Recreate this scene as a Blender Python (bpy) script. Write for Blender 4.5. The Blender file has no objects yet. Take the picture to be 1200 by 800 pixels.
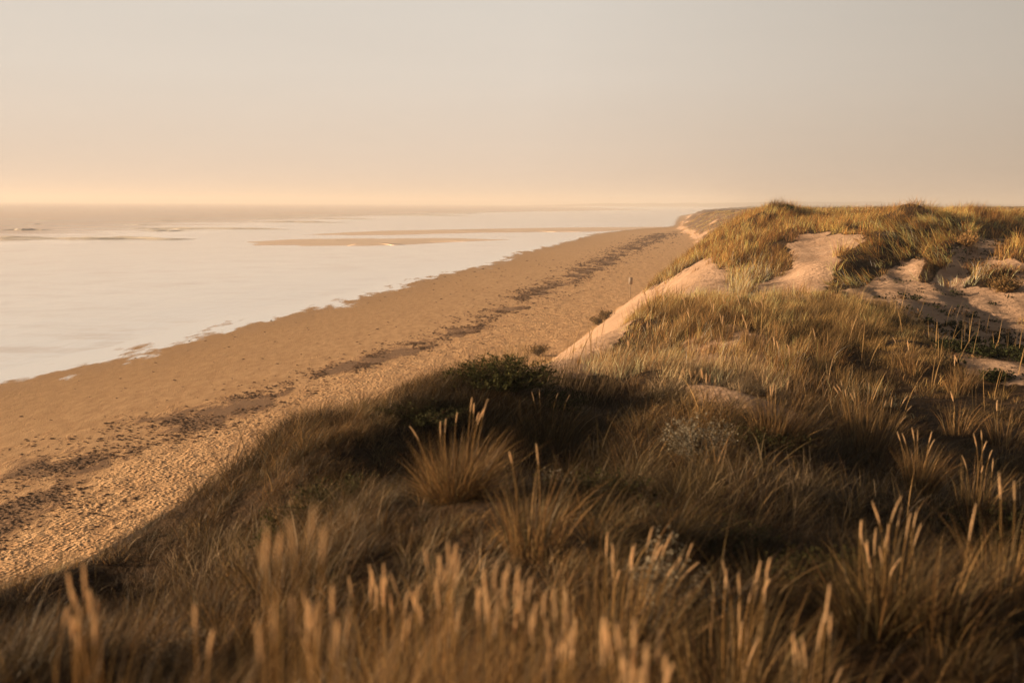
import bpy, math, random
import numpy as np
from math import radians as R

rng = np.random.default_rng(7)
random.seed(7)
scene = bpy.context.scene
COL = scene.collection

# ---------------------------------------------------------------- camera
CZ = 10.4
F = 1167.0
TH = math.atan(161.7 / F)
ROLL = R(0.33)
CT, ST = math.cos(TH), math.sin(TH)
CR, SR = math.cos(ROLL), math.sin(ROLL)

def ray(px, py):
    px = np.asarray(px, float); py = np.asarray(py, float)
    u = (px - 600.0) / F; v = (400.0 - py) / F
    u, v = u * CR - v * SR, u * SR + v * CR
    return u, CT + v * ST, -ST + v * CT          # X, Y, Z of the view direction

def at(px, py, Y):
    x, y, z = ray(px, py)
    t = Y / y
    return x * t, Y + 0 * x, CZ + z * t

def on_plane(px, py, z0=0.0):
    x, y, z = ray(px, py)
    t = (z0 - CZ) / z
    return x * t, y * t

def project(X, Y, Z):
    dz = Z - CZ
    d = Y * CT - dz * ST
    u = X / np.maximum(d, 1e-3)
    v = (Y * ST + dz * CT) / np.maximum(d, 1e-3)
    u2 = u * CR + v * SR
    v2 = -u * SR + v * CR
    return 600 + F * u2, 400 - F * v2

# ---------------------------------------------------------------- noise
def _hash(ix, iy, s):
    n = (ix.astype(np.int64) * 374761393 + iy.astype(np.int64) * 668265263 + s * 974634777) & 0xffffffff
    n = ((n ^ (n >> 13)) * 1274126177) & 0xffffffff
    n = n ^ (n >> 16)
    return (n & 0xffff) / 65535.0

def vnoise(x, y, s=0):
    x = np.asarray(x, float); y = np.asarray(y, float)
    ix = np.floor(x); iy = np.floor(y)
    fx = x - ix; fy = y - iy
    fx = fx * fx * fx * (fx * (fx * 6 - 15) + 10); fy = fy * fy * fy * (fy * (fy * 6 - 15) + 10)
    a = _hash(ix, iy, s); b = _hash(ix + 1, iy, s); c = _hash(ix, iy + 1, s); d = _hash(ix + 1, iy + 1, s)
    return (a * (1 - fx) + b * fx) * (1 - fy) + (c * (1 - fx) + d * fx) * fy

def fbm(x, y, oct=4, s=0):
    r = 0; a = .5; t = 0
    for k in range(oct):
        r = r + a * (vnoise(x, y, s + k * 17) - .5); t += a
        x = x * 2.03 + 11.3; y = y * 1.97 + 5.7; a *= .5
    return r / t * 2          # about -1..1

def sstep(a, b, x):
    t = np.clip((x - a) / (b - a), 0, 1)
    return t * t * (3 - 2 * t)

def in_poly(px, py, poly):
    inside = np.zeros(np.shape(px), bool)
    n = len(poly)
    for i in range(n):
        x1, y1 = poly[i]; x2, y2 = poly[(i + 1) % n]
        if y1 == y2: continue
        c = ((y1 > py) != (y2 > py)) & (px < (x2 - x1) * (py - y1) / (y2 - y1) + x1)
        inside ^= c
    return inside

# ---------------------------------------------------------------- terrain
FY = np.array([-900, -60, -20, 0, 20, 40, 64, 101, 168, 250, 433, 900, 3000, 9000], float)
FX = np.array([-260, -30, -20, -14, -9, -3.5, 2.2, 11.5, 31, 46, 72, 160, 700, 3000], float)
def foot_x(Y): return np.interp(Y, FY, FX)

_sh = [(0, 452), (100, 432), (200, 405), (300, 379), (400, 357), (450, 343), (520, 322), (575, 312), (610, 297), (650, 288), (700, 274), (745, 268.5), (790, 265.5)]
_shw = [on_plane(a, b) for a, b in _sh]
SY = np.array([-900, 0, 25] + [float(w[1]) for w in _shw] + [900, 3000, 9000])
SX = np.array([-300, -52, -40] + [float(w[0]) for w in _shw] + [150, 640, 2900])
def shore_x(Y): return np.interp(Y, SY, SX)

# (px, py of visible top, Y, height of the grass above the ground)
CP = [(0, 705, 4.8, .70), (150, 676, 5.6, .80), (250, 640, 7, .88), (310, 586, 8.5, .80), (370, 508, 10, .42), (430, 484, 11, .35), (480, 468, 12, .36), (530, 446, 12.8, .25),
      (590, 428, 13.5, .2), (660, 448, 13.5, .3), (710, 466, 13.5, .3), (770, 458, 13.5, .2), (830, 458, 13, .03), (900, 482, 12, .05), (1000, 512, 11.5, .3), (1200, 570, 9.5, .3),
      (400, 600, 8, .2), (330, 660, 6.3, .2), (540, 620, 6.6, 0), (700, 600, 7.5, .2), (850, 560, 8.5, .2), (640, 510, 11, .2), (900, 640, 6, .2),
      (480, 530, 10, .2), (1080, 660, 5.5, .2), (1200, 640, 6.5, .3), (600, 800, 3.2, .45), (250, 740, 4.5, .35), (900, 760, 4, .35), (1150, 800, 3.4, .4),
      (900, 445, 17, .2), (1000, 458, 16, .2), (1100, 478, 15, .2), (1200, 500, 13.5, .2),
      (780, 420, 19, .2), (850, 405, 21, .2), (950, 405, 21, .2), (1050, 425, 20, .2), (1200, 440, 19, .1),
      (742, 376, 24, .4), (785, 345, 25, .45), (850, 345, 26, .45), (920, 348, 27, .4), (970, 352, 28, .3), (1040, 358, 30, .35), (1110, 385, 30.5, 0), (1200, 395, 31, 0),
      (850, 372, 23.5, .3), (950, 375, 24, .3), (1150, 425, 22, .05),
      (830, 335, 38, 0), (900, 345, 36, 0), (965, 342, 36, 0), (1040, 345, 35, 0), (1120, 345, 36, 0), (1200, 350, 35, 0),
      (950, 305, 45, 0), (985, 277, 53, 0), (920, 310, 46, 0), (1060, 312, 42, 0), (1130, 300, 44, 0), (1200, 300, 44, 0),
      (850, 320, 46, .3), (880, 290, 52, .4), (845, 290, 60, .3), (870, 266, 64, .3), (903, 243, 68, .3), (950, 248, 68, .4), (990, 262, 60, .4), (1010, 245, 66, .5),
      (1040, 250, 58, .5), (1075, 240, 55, .7), (1115, 266, 52, .6), (1160, 278, 50, .6), (1230, 280, 50, .6), (1150, 285, 48, .2),
      (930, 258, 62, .4), (1300, 300, 44, 0), (1300, 280, 52, .6), (1300, 400, 27, 0), (1300, 520, 13, .2),
      (900, 247, 130, 0), (1000, 253, 130, 0), (1150, 258, 140, 0), (1300, 258, 140, 0),
      (845, 249, 430, 0), (870, 248, 350, 0), (900, 248.5, 300, 0), (1000, 248, 500, 0), (1200, 246.5, 600, 0),
      (900, 244.5, 1500, 0), (1200, 243, 1500, 0), (1100, 242.6, 2200, 0), (1300, 242.6, 2200, 0)]
pts = []
for px, py, Y, gh in CP:
    x, y, z = at(px, py, Y)
    pts.append((float(x), float(Y), float(z) - gh))
pts += [(0, 0, 8.72), (3, 0, 8.6), (-3, 0, 8.6), (0, 2, 8.62), (2.2, 2, 8.5), (-2.2, 2.5, 8.45), (8, 0, 8.3), (0, -5, 8.4), (7, 5, 8.0), (-6, 1, 7.9), (12, 5, 7.8), (-6, 8, 7.4), (-8, 20, 7), (-5, 30, 7.3), (0, 38, 7.4), (4, 50, 7.6), (10, 65, 7.6), (24, 90, 8.4), (45, 150, 8.6), (75, 250, 8.6)]
pts = np.array(pts)
def warp(X, Y):
    Yc = np.clip(Y, -4, 2600)
    s = Yc + 8
    return np.clip(X / s, -1.1, 1.1), np.log(s / 8) * .75
pu, pv = warp(pts[:, 0], pts[:, 1])
def tps(d2): return np.where(d2 > 1e-12, d2 * np.log(d2 + 1e-12), 0)
n = len(pts)
A = np.zeros((n + 3, n + 3))
A[:n, :n] = tps((pu[:, None] - pu) ** 2 + (pv[:, None] - pv) ** 2) + np.eye(n) * 2e-5
Pm = np.c_[np.ones(n), pu, pv]
A[:n, n:] = Pm; A[n:, :n] = Pm.T
W = np.linalg.solve(A, np.r_[pts[:, 2], 0, 0, 0])
def plateau(X, Y):
    sh = np.shape(X); u, v = warp(np.ravel(X), np.ravel(Y))
    out = W[n] + W[n + 1] * u + W[n + 2] * v
    for i in range(n):
        out += W[i] * tps((u - pu[i]) ** 2 + (v - pv[i]) ** 2)
    return np.clip(out, 5.0, 11.0).reshape(sh)

def seg_bump(X, Y, a, b, wid, h):
    ax, ay = a; bx, by = b
    dx, dy = bx - ax, by - ay
    t = np.clip(((X - ax) * dx + (Y - ay) * dy) / (dx * dx + dy * dy), 0, 1)
    d = np.hypot(X - ax - t * dx, Y - ay - t * dy)
    return h * np.exp(-(d / wid) ** 2) * (1 - .35 * t)
def wp(px, py, Y):
    a = at(px, py, Y); return float(a[0]), float(a[1])
SPURS = [(wp(1085, 268, 50), wp(980, 330, 38.5), 1.5, .85), (wp(1118, 290, 44), wp(1088, 330, 38), .8, .6),
         (wp(915, 265, 58), wp(842, 325, 46), 3.0, .9), (wp(1068, 245, 56), wp(1084, 245, 55), 1.5, .75), (wp(895, 245, 67), wp(912, 245, 68), 2.0, .45), (wp(1010, 250, 62), wp(1024, 250, 61), 1.6, .35), (wp(1200, 300, 41), wp(1165, 325, 37), .8, .35)]

LIP = [wp(-120, 790, 3.9), wp(40, 730, 4.6), wp(150, 672, 5.6), wp(250, 634, 7), wp(310, 590, 8.5), wp(370, 520, 10), wp(480, 478, 12), wp(600, 456, 13.3)]
def beach_z(X, Y):
    s = X - shore_x(Y)
    z = .006 * np.clip(s, -30, 4) + .012 * np.clip(s - 4, 0, 60) + .035 * fbm(X / 9, Y / 16, 3, 40) * sstep(2, 12, s)
    z = z + .028
    return z + (.014 * fbm(X / 5, Y / 18, 4, 44) + .006 * fbm(X / 1.1, Y / 3.0, 4, 45)) * sstep(-14, -1, s) * (1 - sstep(2, 14, s))

def smin(a, b, k):
    h = np.clip(.5 + .5 * (b - a) / k, 0, 1)
    return b * (1 - h) + a * h - k * h * (1 - h)

def terrain(X, Y):
    zb = beach_z(X, Y)
    wob = fbm(X / 14, Y / 14, 3, 3) * np.interp(Y, [0, 60, 200, 500], [.6, .5, 2, 6])
    s = X - foot_x(Y) + wob
    slope = np.interp(Y, [-50, 8, 16, 30, 50, 75, 110, 200, 500], [.98, .98, .80, .68, .70, .80, .72, .55, .55])
    P = plateau(X, Y)
    near = np.interp(Y, [0, 4, 9, 13, 18, 30, 60, 110, 300], [.10, .28, .45, .32, .5, .6, .85, 1.5, 2.2])
    P = P + near * fbm(X / np.interp(Y, [0, 15, 60], [1.6, 2.6, 6]).clip(1), Y / np.interp(Y, [0, 15, 60], [1.8, 3, 8]), 3, 9) * sstep(2, 5, np.hypot(X, Y))
    for a, b, w, h in SPURS: P = P + seg_bump(X, Y, a, b, w, h)
    lip = np.zeros(np.shape(X)); tr = np.zeros(np.shape(X))
    for i in range(len(LIP) - 1):
        lip = np.maximum(lip, seg_bump(X, Y, LIP[i], LIP[i + 1], .55, 1.0)); tr = np.maximum(tr, seg_bump(X, Y, (LIP[i][0] + 1.15, LIP[i][1] - .5), (LIP[i + 1][0] + 1.15, LIP[i + 1][1] - .5), .8, 1.0))
    P = P + .22 * lip - .20 * tr
    face = slope * s
    d = smin(face, P, np.interp(Y, [0, 14, 40, 100], [.4, .5, .9, 2.0]))
    d = d + (.07 * fbm(X / 1.3, Y / 1.3, 3, 21) + .05 * fbm(X / .45, Y / .5, 3, 22) * sstep(14, 24, Y)) * sstep(0, 2, s) + .35 * fbm(X / 5, Y / 9, 3, 23) * sstep(5, 11, s) * sstep(30, 70, Y)
    k = .5
    h = np.clip(.5 + .5 * (d - zb) / k, 0, 1)
    return zb * (1 - h) + d * h + k * h * (1 - h) * .5, d - zb

def axis(fine, lo, hi, step, grow):
    a = [lo]
    a = list(np.arange(fine[0], fine[1] + 1e-6, step))
    s = step; v = a[-1]
    while v < hi:
        s = min(s * grow, 900); v += s; a.append(v)
    s = step; v = a[0]; b = []
    while v > lo:
        s = min(s * 1.09, 900); v -= s; b.append(v)
    return np.array(b[::-1] + a)
gx = np.concatenate([axis((-16, 30), -9000, 30, .16, 1.05)[:-1], 30 + np.cumsum(.16 * 1.0125 ** np.arange(0, 620))])
gx = gx[gx < 11000]
gy = axis((-3, 30), -1500, 11000, .16, 1.0115)
gx = np.unique(np.round(gx, 4)); gy = np.unique(np.round(gy, 4))
GX, GY = np.meshgrid(gx, gy)
GZ, GD = terrain(GX, GY)
print('grid', GX.shape)

def height(X, Y):
    ix = np.clip(np.searchsorted(gx, X) - 1, 0, len(gx) - 2); iy = np.clip(np.searchsorted(gy, Y) - 1, 0, len(gy) - 2)
    fx = (X - gx[ix]) / (gx[ix + 1] - gx[ix]); fy = (Y - gy[iy]) / (gy[iy + 1] - gy[iy])
    return (GZ[iy, ix] * (1 - fx) + GZ[iy, ix + 1] * fx) * (1 - fy) + (GZ[iy + 1, ix] * (1 - fx) + GZ[iy + 1, ix + 1] * fx) * fy
def dune_d(X, Y):
    ix = np.clip(np.searchsorted(gx, X), 0, len(gx) - 1); iy = np.clip(np.searchsorted(gy, Y), 0, len(gy) - 1)
    return GD[iy, ix]

# where the dunes are bare sand and where they carry grass
BARE = [[(600, 440), (625, 415), (830, 300), (845, 322), (812, 345), (780, 352), (745, 372), (700, 425), (690, 446)],
        [(790, 452), (830, 446), (900, 468), (945, 492), (925, 500), (880, 484), (820, 466)],
        [(930, 276), (1010, 272), (1020, 284), (985, 300), (972, 330), (960, 347), (935, 350), (862, 348), (880, 338), (925, 318)],
        [(965, 350), (1000, 325), (1040, 300), (1075, 296), (1090, 278), (1240, 282), (1240, 300), (1240, 450), (1180, 452), (1130, 436), (1098, 398), (1070, 372), (1040, 358), (1000, 352)],
        [(800, 320), (850, 312), (860, 346), (800, 350)]]
GRASSY = [[(968, 342), (985, 305), (1020, 272), (1090, 252), (1150, 262), (1092, 292), (1046, 312), (1020, 330), (985, 345)],
          [(1078, 330), (1084, 300), (1112, 276), (1128, 284), (1112, 306), (1094, 335)],
          [(1128, 336), (1140, 318), (1186, 316), (1182, 334)],
          [(1150, 300), (1200, 286), (1240, 300), (1220, 318), (1185, 305)]]
def veg_at(X, Y, Z=None, D=None):
    if Z is None: Z = height(X, Y)
    if D is None: D = dune_d(X, Y)
    px, py = project(X, Y, Z)
    front = Y > 1
    jx = 9 * fbm(X / 1.1, Y / 1.1, 3, 60); jy = 5 * fbm(X / 1.1, Y / 1.1, 3, 61)
    v = np.ones(np.shape(X))
    qx, qy = px + jx, py + jy
    for p in BARE:
        v = np.where(in_poly(qx, qy, p) & front & (Y < 110), 0, v)
    g = np.zeros(np.shape(X), bool)
    for p in GRASSY: g |= in_poly(qx, qy, p) & front & (Y < 80)
    v = np.where(g, 1, v)
    # right hand shaded slope: sparse
    sparse = in_poly(qx, qy, [(800, 385), (850, 375), (900, 395), (905, 440), (850, 450), (800, 430)]) & front
    v = np.where(sparse, .45 * v, v)
    v = v * sstep(.5, 1.6, D)
    v = np.where((Y < 30) & (v <= 0.02) & (D > 1), .05, v)
    v = np.where((Y < 60) & (Y > 22) & (v <= 0.06) & (X > 6) & (D > 3), .16 * sstep(.1, .5, fbm(X / 1.8, Y / 1.8, 3, 140)), v)
    far = sstep(100, 150, Y)
    patch = sstep(-.85, -.35, fbm(X / 9, Y / 12, 3, 71) + .45 * (D / 9 - .45))
    v = v * (1 - far + far * patch)
    # the seaward face between the near dune and the far ones is bare in its lower half
    low = (Y > 30) & (Y < 160) & (D < np.interp(Y, [30, 60, 90, 160], [5.5, 4.5, 2.5, 1.2]))
    v = np.where(low, v * .06, v)
    return v
GV = veg_at(GX, GY, GZ, GD)
GV = GV * np.interp(GY, [60, 110], [1, .62])

# ---------------------------------------------------------------- material helpers
def new_mat(name):
    m = bpy.data.materials.new(name); m.use_nodes = True
    nt = m.node_tree; nt.nodes.clear()
    return m, nt
class NB:
    def __init__(s, nt): s.nt = nt
    def n(s, t, **kw):
        nd = s.nt.nodes.new(t)
        ins = kw.pop('ins', {})
        for k, v in kw.items(): setattr(nd, k, v)
        for k, v in ins.items():
            if isinstance(v, tuple) and len(v) == 2 and hasattr(v[0], 'outputs'): s.nt.links.new(v[0].outputs[v[1]], nd.inputs[k])
            elif hasattr(v, 'outputs'): s.nt.links.new(v.outputs[0], nd.inputs[k])
            else: nd.inputs[k].default_value = v
        return nd
    def math(s, op, a, b=0.0, clamp=False):
        return s.n('ShaderNodeMath', operation=op, use_clamp=clamp, ins={0: a, 1: b})
    def mix(s, f, a, b):
        nd = s.n('ShaderNodeMix', data_type='RGBA')
        for i, v in ((0, f), (6, a), (7, b)):
            if hasattr(v, 'outputs'):
                o = v.outputs[2] if v.bl_idname == 'ShaderNodeMix' else v.outputs[0]
                s.nt.links.new(o, nd.inputs[i])
            else: nd.inputs[i].default_value = v
        return nd
    def ramp(s, f, stops):
        nd = s.n('ShaderNodeValToRGB', ins={0: f})
        el = nd.color_ramp.elements
        while len(el) < len(stops): el.new(.5)
        for e, (p, c) in zip(el, stops):
            e.position = p; e.color = c if len(c) == 4 else (*c, 1)
        return nd
    def noise(s, vec, scale, detail=4, rough=.55, dist=0.0):
        return s.n('ShaderNodeTexNoise', ins={'Vector': vec, 'Scale': scale, 'Detail': detail, 'Roughness': rough, 'Distortion': dist})
def mo(nd): return (nd, 2) if nd.bl_idname == 'ShaderNodeMix' else (nd, 0)
def c4(r, g, b): return (r, g, b, 1)

# ---- beach sand
mat_beach, nt = new_mat('beach_sand'); b = NB(nt)
geo = b.n('ShaderNodeNewGeometry')
pos = (geo, 0)
aS = b.n('ShaderNodeAttribute', attribute_name='shore')      # metres inland of the water line
aT = b.n('ShaderNodeAttribute', attribute_name='trod')       # 0..1, trodden dry sand
aW = b.n('ShaderNodeAttribute', attribute_name='wrack')      # 0..1 strandline
st = b.n('ShaderNodeMapping', ins={0: pos, 'Rotation': (0, 0, R(-20)), 'Scale': (1, .35, 1)})
n1 = b.noise((st, 0), .35, 5)
n2 = b.noise((st, 0), 2.2, 6, .65)
n3 = b.noise(pos, 14, 3, .6)
dry = b.mix(b.math('MULTIPLY', n1, .9), c4(.56, .345, .165), c4(.66, .43, .235))
grain = b.mix(b.ramp(n2, [(.36, (0, 0, 0)), (.62, (1, 1, 1))]), c4(.43, .25, .115), dry)
# damp sand towards the water
wet = b.ramp(b.math('ADD', b.math('MULTIPLY', (aS, 2), .05), b.math('MULTIPLY', b.math('SUBTRACT', n1, .5), .35)), [(0.0, (1, 1, 1)), (.85, (0, 0, 0))])
c = b.mix(b.math('MULTIPLY', wet, .85), grain, c4(.42, .25, .11))
wn = b.noise((st, 0), 1.3, 7, .72, .4)
wm = b.ramp(b.math('ADD', (aW, 2), b.math('MULTIPLY', b.math('SUBTRACT', wn, .5), 2.2)), [(.40, (0, 0, 0)), (.80, (1, 1, 1))])
c2 = b.mix(b.math('MULTIPLY', wm, .8), c, c4(.13, .065, .03))
bs = b.n('ShaderNodeBsdfPrincipled')
nt.links.new(c2.outputs[2], bs.inputs['Base Color'])
gl = b.ramp(b.math('ADD', (aS, 2), b.math('MULTIPLY', b.math('SUBTRACT', n1, .5), 8)), [(0.0, (1, 1, 1)), (1.0, (0, 0, 0))]); gl2 = b.math('MULTIPLY', b.math('SUBTRACT', 4.5, b.math('ADD', (aS, 2), b.math('MULTIPLY', b.math('SUBTRACT', n1, .5), 14))), .2, True)
rg = b.math('SUBTRACT', .95, b.math('MULTIPLY', gl2, .25)); nt.links.new(rg.outputs[0], bs.inputs['Roughness'])
nt.links.new(b.math('ADD', .25, b.math('MULTIPLY', gl2, 1.0)).outputs[0], bs.inputs['Specular IOR Level']) if False else None
# footprints: many shallow dents
vd = b.n('ShaderNodeTexVoronoi', feature='F1', ins={'Vector': b.n('ShaderNodeVectorMath', operation='ADD', ins={0: pos, 1: b.n('ShaderNodeVectorMath', operation='SCALE', ins={0: (b.noise(pos, 2.0, 2), 1), 'Scale': .3})}), 'Scale': 3.3})
dent = b.ramp((vd, 0), [(.10, (0, 0, 0)), (.36, (.8, .8, .8)), (.46, (1, 1, 1)), (.62, (.72, .72, .72))])
vd2 = b.n('ShaderNodeTexVoronoi', feature='F1', ins={'Vector': b.n('ShaderNodeVectorMath', operation='ADD', ins={0: pos, 1: (7.3, 3.1, 0)}), 'Scale': 5.0})
dent2 = b.ramp((vd2, 0), [(.08, (0, 0, 0)), (.4, (1, 1, 1))])
hh = b.math('ADD', b.math('MULTIPLY', b.math('ADD', dent, b.math('MULTIPLY', dent2, .5)), b.math('MULTIPLY', (aT, 2), b.ramp(b.noise(pos, .9, 5, .65), [(.36, (.12, .12, .12)), (.62, (1, 1, 1))]))), b.math('MULTIPLY', b.math('ADD', n3, b.math('MULTIPLY', n2, 1.2)), .2))
hh2 = b.math('ADD', hh, b.math('MULTIPLY', wm, .5))
bp = b.n('ShaderNodeBump', ins={'Strength': 1.0, 'Distance': .12, 'Height': hh2})
nt.links.new(bp.outputs[0], bs.inputs['Normal'])
sn = b.noise((st, 0), .9, 7, .7)
ff = b.ramp(b.math('ADD', b.math('MULTIPLY', b.math('SUBTRACT', 1.6, (aS, 2)), .14), b.math('ADD', b.math('MULTIPLY', b.math('SUBTRACT', sn, .5), .9), b.math('MULTIPLY', b.math('SUBTRACT', n1, .5), 1.8))), [(.20, (0, 0, 0)), (.42, (1, 1, 1))])
film = b.n('ShaderNodeBsdfPrincipled', ins={'Base Color': c4(1.0, .92, .82), 'Metallic': .8, 'Roughness': .16})
fm = b.n('ShaderNodeMixShader', ins={0: ff, 1: bs, 2: film})
out = b.n('ShaderNodeOutputMaterial', ins={0: fm})

# ---- dune sand, with thatch where grass grows
mat_dune, nt = new_mat('dune_sand'); b = NB(nt)
geo = b.n('ShaderNodeNewGeometry'); pos = (geo, 0)
aV = b.n('ShaderNodeAttribute', attribute_name='veg')
n1 = b.noise(pos, .7, 5); n2 = b.noise(pos, 6, 5, .65); n3 = b.noise(pos, 30, 3, .6)
sand = b.mix(b.ramp(n1, [(.3, (0, 0, 0)), (.7, (1, 1, 1))]), c4(.43, .29, .20), c4(.54, .38, .275))
# roots and litter
lit = b.ramp(n2, [(.35, (0, 0, 0)), (.6, (1, 1, 1))])
that = b.mix(lit, c4(.02, .013, .008), c4(.06, .037, .02))
vv = b.ramp(b.math('ADD', (aV, 2), b.math('MULTIPLY', b.math('SUBTRACT', n2, .5), .7)), [(.35, (0, 0, 0)), (.7, (1, 1, 1))])
speck = b.ramp(b.noise(pos, 3.3, 6, .75), [(.58, (0, 0, 0)), (.70, (1, 1, 1))])
s2 = b.mix(b.math('MULTIPLY', speck, .5), sand, c4(.22, .13, .07))
c = b.mix(vv, s2, that)
bs = b.n('ShaderNodeBsdfPrincipled', ins={'Roughness': .95, 'Specular IOR Level': .15})
nt.links.new(c.outputs[2], bs.inputs['Base Color'])
wv = b.n('ShaderNodeTexWave', ins={'Vector': b.n('ShaderNodeMapping', ins={0: pos, 'Rotation': (0, 0, R(70))}), 'Scale': .9, 'Distortion': 5, 'Detail': 3, 'Detail Scale': .7})
hh = b.math('ADD', b.math('MULTIPLY', n2, 1.0), b.math('ADD', b.math('MULTIPLY', n3, .25), b.math('MULTIPLY', (wv, 1), .25)))
bp = b.n('ShaderNodeBump', ins={'Strength': 1.0, 'Distance': .12, 'Height': hh})
nt.links.new(bp.outputs[0], bs.inputs['Normal'])
b.n('ShaderNodeOutputMaterial', ins={0: bs})

# ---- grass and leaves: colour per blade from the 'tint' attribute
def foliage_mat(name, trans=.35, rough=.55, spec=.25):
    m, nt = new_mat(name); b = NB(nt)
    a = b.n('ShaderNodeAttribute', attribute_name='tint')
    nz = b.noise((b.n('ShaderNodeNewGeometry'), 0), 9, 2)
    col = b.n('ShaderNodeHueSaturation', ins={'Value': b.math('ADD', .75, b.math('MULTIPLY', nz, .5)), 'Color': (a, 0)})
    p = b.n('ShaderNodeBsdfPrincipled', ins={'Base Color': col, 'Roughness': rough, 'Specular IOR Level': spec})
    t = b.n('ShaderNodeBsdfTranslucent', ins={0: col})
    mx = b.n('ShaderNodeMixShader', ins={0: trans, 1: p, 2: t})
    b.n('ShaderNodeOutputMaterial', ins={0: mx})
    return m
mat_grass = foliage_mat('marram_blades')
mat_head = foliage_mat('seed_head_straw', .4, .8, .1)
mat_leaf = foliage_mat('leaf', .25, .75, .08)

def plain(name, col, rough=.8, metal=0.0, var=.25, scale=8):
    m, nt = new_mat(name); b = NB(nt)
    nz = b.noise((b.n('ShaderNodeTexCoord'), 3), scale, 4)
    a = tuple(x * (1 - var) for x in col) + (1,); c_ = tuple(x * (1 + var) for x in col) + (1,)
    mx = b.mix(nz, a, c_)
    p = b.n('ShaderNodeBsdfPrincipled', ins={'Roughness': rough, 'Metallic': metal})
    nt.links.new(mx.outputs[2], p.inputs['Base Color'])
    b.n('ShaderNodeOutputMaterial', ins={0: p})
    return m

# ---------------------------------------------------------------- mesh helpers
def mesh_np(name, V, Fq, mat, attrs=None, smooth=True, parent=None, tint=None):
    me = bpy.data.meshes.new(name)
    V = np.ascontiguousarray(V, np.float32); Fq = np.ascontiguousarray(Fq, np.int32)
    me.vertices.add(len(V)); me.vertices.foreach_set('co', V.ravel())
    k = Fq.shape[1]
    me.loops.add(Fq.size); me.loops.foreach_set('vertex_index', Fq.ravel())
    me.polygons.add(len(Fq)); me.polygons.foreach_set('loop_start', np.arange(0, Fq.size, k, dtype=np.int32))
    if smooth: me.polygons.foreach_set('use_smooth', np.ones(len(Fq), bool))
    me.update(calc_edges=True)
    for an, av in (attrs or {}).items():
        at_ = me.attributes.new(an, 'FLOAT', 'POINT'); at_.data.foreach_set('value', np.ascontiguousarray(av, np.float32))
    if tint is not None:
        ca = me.color_attributes.new('tint', 'FLOAT_COLOR', 'POINT')
        ca.data.foreach_set('color', np.ascontiguousarray(np.c_[tint, np.ones(len(tint))], np.float32).ravel())
    me.materials.append(mat)
    o = bpy.data.objects.new(name, me); COL.objects.link(o)
    if parent is not None: o.parent = parent
    return o
def tag(o, label=None, cat=None, group=None, kind=None):
    if label: o['label'] = label
    if cat: o['category'] = cat
    if group: o['group'] = group
    if kind: o['kind'] = kind
    return o
def empty(name, loc, rz=0.0):
    o = bpy.data.objects.new(name, None); COL.objects.link(o)
    o.empty_display_size = .2
    o.location = loc; o.rotation_euler = (0, 0, rz)
    return o

# ---- split the height field into the beach and the dunes along the dune foot
ny, nx = GX.shape
idx = np.arange(nx * ny).reshape(ny, nx)
quads = np.stack([idx[:-1, :-1], idx[:-1, 1:], idx[1:, 1:], idx[1:, :-1]], -1).reshape(-1, 4)
Vall = np.stack([GX, GY, GZ], -1).reshape(-1, 3)
dq = GD.ravel()[quads].mean(1) > .1
def sub(quads):
    u, inv = np.unique(quads.ravel(), return_inverse=True)
    return u, inv.reshape(-1, 4)
u1, q1 = sub(quads[~dq])
Xs, Ys = Vall[u1, 0], Vall[u1, 1]
shore = Xs - shore_x(Ys)
# strandline: a wavy dark line part way up the beach
_wr = [(0, 605), (60, 585), (110, 548), (200, 512), (290, 488), (370, 445), (450, 424), (550, 390), (640, 345), (720, 305), (770, 280), (800, 270)]
_ww = [on_plane(a, b_) for a, b_ in _wr]
WY = np.array([-900, 0] + [float(w[1]) for w in _ww] + [1200, 9000]); WX = np.array([-270, -26] + [float(w[0]) for w in _ww] + [220, 3020])
def wrack_x(Y): return np.interp(Y, WY, WX)
def wrack_mask(X, Y):
    d = X - wrack_x(Y) + 1.2 * fbm(X / 6, Y / 10, 3, 90)
    wl = np.interp(Y, [20, 35, 60, 150, 400], [8.5, 6.5, 2.6, 3.6, 6.5])
    m = np.where(d < 0, np.exp(-(d / (wl * 1.1)) ** 2), np.exp(-(d / (wl * .45)) ** 2))
    gap = sstep(-.35, .25, fbm(X / 3.5, Y / 6, 4, 93))
    return m * (.25 + .75 * gap)
wr = wrack_mask(Xs, Ys)
trod = sstep(-1.0, 3.0, Xs - wrack_x(Ys)) * (.75 + .3 * fbm(Xs / 5, Ys / 8, 2, 33))
beach = mesh_np('beach', Vall[u1], q1, mat_beach, {'shore': shore, 'wrack': wr * .98 * np.interp(Ys, [60, 200, 500], [1, .85, .5]), 'trod': trod.clip(.04, 1)})
tag(beach, kind='structure')
u2, q2 = sub(quads[dq])
dunes = mesh_np('dunes', Vall[u2], q2, mat_dune, {'veg': GV.ravel()[u2]})
tag(dunes, kind='structure')

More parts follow.
